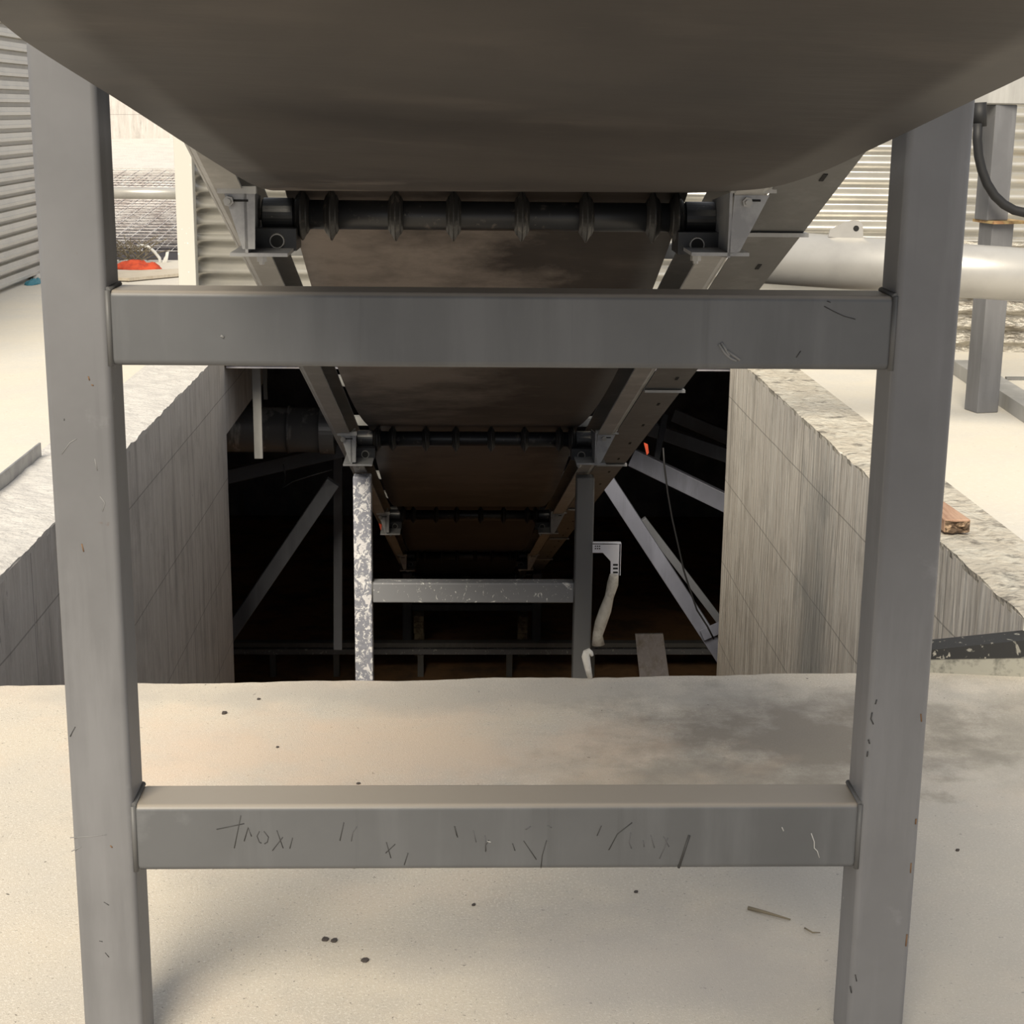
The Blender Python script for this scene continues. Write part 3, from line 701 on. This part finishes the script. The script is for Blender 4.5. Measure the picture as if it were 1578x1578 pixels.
# white perforated bracket on the right spattered post
br_ = thing('mounting_bracket', 'white perforated angle bracket fixed to the right post in the pit', 'bracket', tuple(at(914, 845, Y=Y2)))
k4 = 420 / 1578
def c8(x, y, Y): return at(760 + x * k4, 780 + y * k4, Y=Y)
yb = Y2 - .012
poly = [c8(575, 212, yb), c8(742, 220, yb), c8(737, 402, yb), c8(680, 400, yb), c8(680, 320, yb), c8(635, 270, yb), c8(575, 270, yb)]
q = MB(); q.prism([(p.x, yb, p.z) for p in poly], (0, .01, 0)); q.build('bracket_plate', M['white'], br_)
q = MB(); a_ = c8(742, 220, yb); b_ = c8(737, 402, yb); q.box((a_.x - .012, yb, b_.z), (a_.x - .004, yb + .05, a_.z)); q.box((c8(575, 212, yb).x, yb, a_.z - .002), (a_.x, yb + .05, a_.z + .004)); q.build('flange', M['white'], br_)
for hy in (340, 361, 384):
    p = c8(708, hy, yb - .002); q = MB(); q.box((p.x - .016, p.y, p.z - .006), (p.x + .016, p.y + .001, p.z + .006)); q.build('slot_hole', M['slot'], br_)
for hx in (592, 604, 616):
    for hy in (232, 246): p = c8(hx, hy, yb - .002); q = MB(); q.box((p.x - .004, p.y, p.z - .004), (p.x + .004, p.y + .001, p.z + .004)); q.build('bolt_hole', M['slot'], br_)
# wrapped hose hanging below it
pts = [c8(x, y, Y2 - .04) for x, y in ((700, 398), (692, 450), (672, 525), (650, 600), (622, 680), (605, 745), (608, 800))]
q = MB(); q.tube(pts, [.030, .038, .030, .040, .040, .034, .044], 12); tag(q.build('wrapped_hose', M['cloth_white']), 'pale crumpled plastic-wrapped hose hanging below the white bracket', 'hose')
# board leaning on the low beam
a_, b_ = at(979, 978, Y=Y4 - .06), at(1022, 978, Y=Y4 - .06)
q = MB(); q.prism([(a_.x, Y4 - .05, a_.z), (b_.x, Y4 - .05, a_.z + .005), (b_.x + .07, Y4 - .35, ZB), (a_.x + .05, Y4 - .35, ZB)], (0, .025, .004)); tag(q.build('board', M['plank']), 'pale dusty board leaning against the low beam on the basement floor', 'board')
# orange spots
for (px, py, Y, lab) in ((586, 812, 13.0, 'small orange tag on the left flank of the conveyor deep in the pit'), (995, 690, 9.4, 'small red tag hanging at the cable tray on the right')):
    p = at(px, py, Y=Y); q = MB(); q.prism([(p.x - .012, Y, p.z + .03), (p.x + .012, Y, p.z + .02), (p.x + .02, Y, p.z - .03), (p.x + .008, Y, p.z - .045)], (0, .01, 0)); tag(q.build('marker_tag', M['orange']), lab, 'tag')
# bent strap poking up at the slab edge
ks = 420 / 1578
pts = [at(760 + x * ks, 780 + y * ks, Y=YN - .02) for x, y in ((572, 1030), (556, 975), (545, 920), (536, 870), (540, 845), (552, 838), (566, 850), (574, 866))]
q = MB(); q.tube(pts, [.006, .010, .012, .014, .012, .010, .008, .005], 8); tag(q.build('bent_strap', M['cloth_white']), 'pale bent strap sticking up at the slab edge by the pit', 'strap')

# ================================================================ RIGHT SIDE
# support stand: post, rust plate, lower post, beam on top
YR = 9.1
st = thing('pipe_stand', 'grey square post with a rusty joint plate, standing on the right floor', 'post', tuple(at(1523, 635, Z=ZS)))
a_ = at(1493, 630, Y=YR); b_ = at(1537, 630, Y=YR)
ang = Matrix.Rotation(math.radians(14), 4, 'Z')
def rbox(cx, cy, w, z0, z1): return MB().box((-w / 2, -w / 2, z0), (w / 2, w / 2, z1), Matrix.Translation((cx, cy, 0)) @ ang)
zj = at(1520, 342, Y=YR).z
cx = at(1518, 630, Y=YR).x
rbox(cx, YR + .07, .14, ZS, zj - .006).build('lower_post', M['post'], st, bevel=.006)
rbox(cx + .02, YR + .07, .22, zj - .008, zj + .008).build('joint_plate', M['rust'], st)
cxu = at(1546, 250, Y=YR).x
rbox(cxu - .02, YR + .07, .135, zj + .008, at(1540, 161, Y=YR).z).build('upper_post', M['post'], st, bevel=.006)
zb_ = at(1540, 160, Y=YR).z; zt_ = at(1540, 100, Y=YR).z
q = box((at(1440, 150, Y=YR).x, YR - .02, zb_), (6.2, YR + .18, zt_)); bm_ = q.build('overhead_beam', M['rail'], bevel=.006); tag(bm_, 'pale horizontal beam on top of the grey post, upper right', 'beam')
# black hose with connector
hs = thing('black_hose', 'black hose hanging in a curve from the pale beam at the upper right', 'hose', tuple(at(1510, 165, Y=9.0)))
q = MB(); q.tube([at(1509, 158, Y=9.0), at(1509, 195, Y=9.0)], .040, 16); q.build('connector', M['hose'], hs)
P_ = [(1507, 190), (1506, 215), (1508, 240), (1513, 262), (1521, 283), (1533, 302), (1547, 315), (1563, 324), (1580, 328), (1600, 328), (1640, 310), (1665, 270), (1675, 200), (1678, 140)]
q = MB(); q.tube([at(x, y, Y=8.98) for x, y in P_], .026, 14); q.build('hose_body', M['hose'], hs)
# big pale pipe with lifting lug
YG = 8.35
pp = thing('large_pipe', 'large pale painted pipe crossing behind the right post', 'pipe', tuple(at(1400, 410, Y=YG)))
pa = at(1150, 394, Y=YG + .1); pb = at(1900, 446, Y=YG - .2)
q = MB(); q.tube([pa, pb], .138, 48); q.build('pipe_body', M['pipe'], pp)
q = MB(); d_ = (pb - pa).normalized(); q.lathe(pa, d_, [(0, .165), (.02, .165), (.02, .138)], 48); q.build('end_flange', M['pipe'], pp)
kk = 438 / 1192
def c4(x, y): p = at(1140 + x * kk, 80 + y * kk, Y=YG); return (p.x, YG - .005, p.z)
q = MB()
outer = [c4(*p) for p in ((370, 775), (378, 745), (410, 730), (445, 712), (475, 706), (500, 708), (515, 722), (518, 790))]
hole = [c4(487 + 15 * math.cos(a__ * PI / 6), 740 + 15 * math.sin(a__ * PI / 6)) for a__ in range(12)]
q.prism(outer, (0, .012, 0)); lug = q.build('lifting_lug', M['pipe'], pp)
q = MB(); q.lathe((sum(h[0] for h in hole) / 12, YG - .0065, sum(h[2] for h in hole) / 12), (0, 1, 0), [(0, .015), (.015, .015)], 20); q.build('lug_hole', M['slot'], lug)
# pipe cradle post hidden beyond frame
q = box((3.9, YG - .16, ZS), (4.02, YG - .04, .85)); 
q.build('cradle_post', M['post'], pp)
# floor channels
ch = thing('base_channel', 'grey steel base channel lying on the right floor beside the post', 'steel channel', tuple(at(1530, 610, Z=ZS)))
p0 = at(1463, 575, Z=ZS); p1 = at(1590, 662, Z=ZS)
q = MB(); q.bar((p0.x + .02, p0.y, ZS + .045), (p1.x + .02, p1.y, ZS + .045), .02, .09); q.bar((p0.x + .09, p0.y, ZS + .083), (p1.x + .09, p1.y, ZS + .083), .15, .012); q.build('channel_web', M['rail'], ch)
a_ = at(1550, 585, Y=10.3); q = MB(); q.bar((a_.x, 10.3, a_.z), (a_.x + 1.5, 10.3, a_.z), .04, .035); q.box((a_.x, 10.28, ZS), (a_.x + .03, 10.32, a_.z)); q.build('cross_rail', M['tray'], ch)
# timber block on the right ledge
p = at(1476, 825, Z=ZS)
tb = thing('timber_block', 'short brown timber offcut lying on the rough right pit ledge', 'timber', (p.x, p.y, ZS))
mt_ = Matrix.Translation((p.x - .005, p.y + .0, ZS + .012)) @ Matrix.Rotation(math.radians(3), 4, 'Z')
q = MB(); q.box((-.055, 0, 0), (.055, .62, .055), mt_); q.build('timber_body', M['wood'], tb, bevel=.006)
rows = []
q = MB()
for j in range(6):
    rows.append([mt_ @ Vector((-.053 + .106 * i / 8, -.004 - .022 * random.random() if 0 < i < 8 else 0, .002 + .050 * j / 5)) for i in range(9)])
q.grid(rows); q.build('broken_end', M['wood_end'], tb)

# ================================================================ LEFT BACKGROUND
p = at(272, 440, Y=YF - .02)
x0 = at(273, 350, Y=YF).x; x1 = at(300, 350, Y=YF).x
q = box((x0, YF - .02, ZS), (x1, YF + .10, 2.6)); tag(q.build('wall_post', M['splat_pale'], bevel=.004), 'pale post with cement spots at the left end of the corrugated wall', 'post')
# handrail pipe
z_ = at(225, 298, Y=13.6).z
hr = thing('handrail', 'pale round rail crossing in front of the stacked rebar mesh', 'rail', (-2.6, 13.6, ZS))
q = MB(); q.tube([(-3.25, 13.6, z_ ), (-1.9, 13.6, z_ )], .048, 20); q.build('rail_tube', M['pipe'], hr)
for x in (-3.2, -2.0): q = MB(); q.tube([(x, 13.6, ZS), (x, 13.6, z_)], .03, 12); q.build('rail_post', M['pipe'], hr)
# rebar mesh mats, leaning stack
for k in range(4):
    q = MB(); 
    yA, zA = 18.6 + .07 * k, ZS + .02 + .045 * k; yB, zB = 21.9, .86 + .055 * k
    dx = random.uniform(-.1, .1); tw = random.uniform(-.06, .06)
    X0, X1 = -6.2 + dx, -2.4 + dx
    def P(u, v): return Vector((X0 + (X1 - X0) * u + tw * 3 * v, yA + (yB - yA) * v + tw * u, zA + (zB - zA) * v + .004 * k))
    nu, nv = 22, 26
    for i in range(nu + 1):
        a_, b_ = P(i / nu, 0), P(i / nu, 1); b_.x += .55; q.tube([a_, b_], .0065, 4, False)
    for j in range(nv + 1):
        a_, b_ = P(0, j / nv), P(1, j / nv); q.tube([a_, b_], .0065, 4, False)
    tag(q.build('rebar_mat', M['rebar']), ['lowest', 'second lowest', 'second highest', 'topmost'][k] + ' welded rebar mesh mat in the leaning stack at the far left', 'rebar mesh', 'rebar mats')
structure(MB().prism([(-9, 18.2, ZS - .01), (-9, 22, .80), (-9, 22, ZS)], (7.0, 0, 0)).build('floor_bank', M['ground_dark']))
# debris on the left floor
def lump(name, label, cat, cx, cy, rx, ry, h, mt, seed, n=14):
    q = MB(); rows = []
    for j in range(n + 1):
        v = j / n; r = []
        for i in range(n + 1):
            u = i / n; x = (u - .5) * 2; y = (v - .5) * 2
            e = max(0, 1 - (x * x + y * y))
            z = (e ** .5) * h * (.6 + .8 * abs(noise.noise(Vector((x * 2.2 + seed, y * 2.2, seed)))) + .3 * noise.noise(Vector((x * 6, y * 6 + seed, 0))))
            rr = 1 + .15 * noise.noise(Vector((x * 3, y * 3, seed)))
            d = max(1, math.sqrt(x * x + y * y))
            r.append((cx + x / d * rx * rr, cy + y / d * ry * rr, ZS + max(.002, z)))
        rows.append(r)
    q.grid(rows, True)
    return tag(q.build(name, mt), label, cat)
p = at(218, 411, Z=ZS)
lump('orange_cloth', 'crumpled orange cloth on the floor before the rebar mats', 'cloth', p.x, p.y - .25, .26, .12, .10, M['orange'], 2)
p = at(215, 428, Z=ZS)
q = MB(); q.prism([(p.x - .38, p.y - .3, ZS + .01), (p.x - .02, p.y - .42, ZS + .01), (p.x + .42, p.y + .1, ZS + .01), (p.x + .34, p.y + .6, ZS + .01), (p.x - .36, p.y + .2, ZS + .01)], (0, 0, .03)); tag(q.build('plywood_piece', M['board']), 'pale flat board lying before the orange cloth', 'board')
q = MB(); random.seed(3)
pc = at(210, 401, Z=ZS)
for k in range(90):
    a_ = Vector((pc.x + random.uniform(-.28, .22), pc.y + random.uniform(-.45, -.15) , ZS + random.uniform(0, .16))); b_ = a_ + Vector((random.uniform(-.25, .25), random.uniform(-.15, .15), random.uniform(.02, .16)))
    q.tube([a_, b_], .006, 4, False)
tag(q.build('brushwood', M['brush']), 'tangle of dry brushwood beside the rebar mats', 'brushwood', kind='stuff')
q = MB()
pts = [at(x, y, Y=18.0) for x, y in ((214, 378), (228, 380), (238, 388), (246, 398), (247, 406), (240, 412), (250, 410), (255, 398), (258, 388), (256, 402), (252, 412))]
q.tube(pts, .018, 8); tag(q.build('white_hose', M['white_hose']), 'white plastic hose curling beside the brushwood', 'hose')
p = at(52, 437, Z=ZS)
lump('blue_scrap', 'blue plastic scrap at the foot of the ribbed left wall', 'scrap', p.x, p.y, .07, .2, .05, M['blue'], 5)
p = at(50, 431, Z=ZS)
lump('white_scrap', 'white crumpled scrap behind the blue plastic scrap', 'scrap', p.x + .02, p.y + .2, .07, .2, .07, M['cloth_white'], 8)
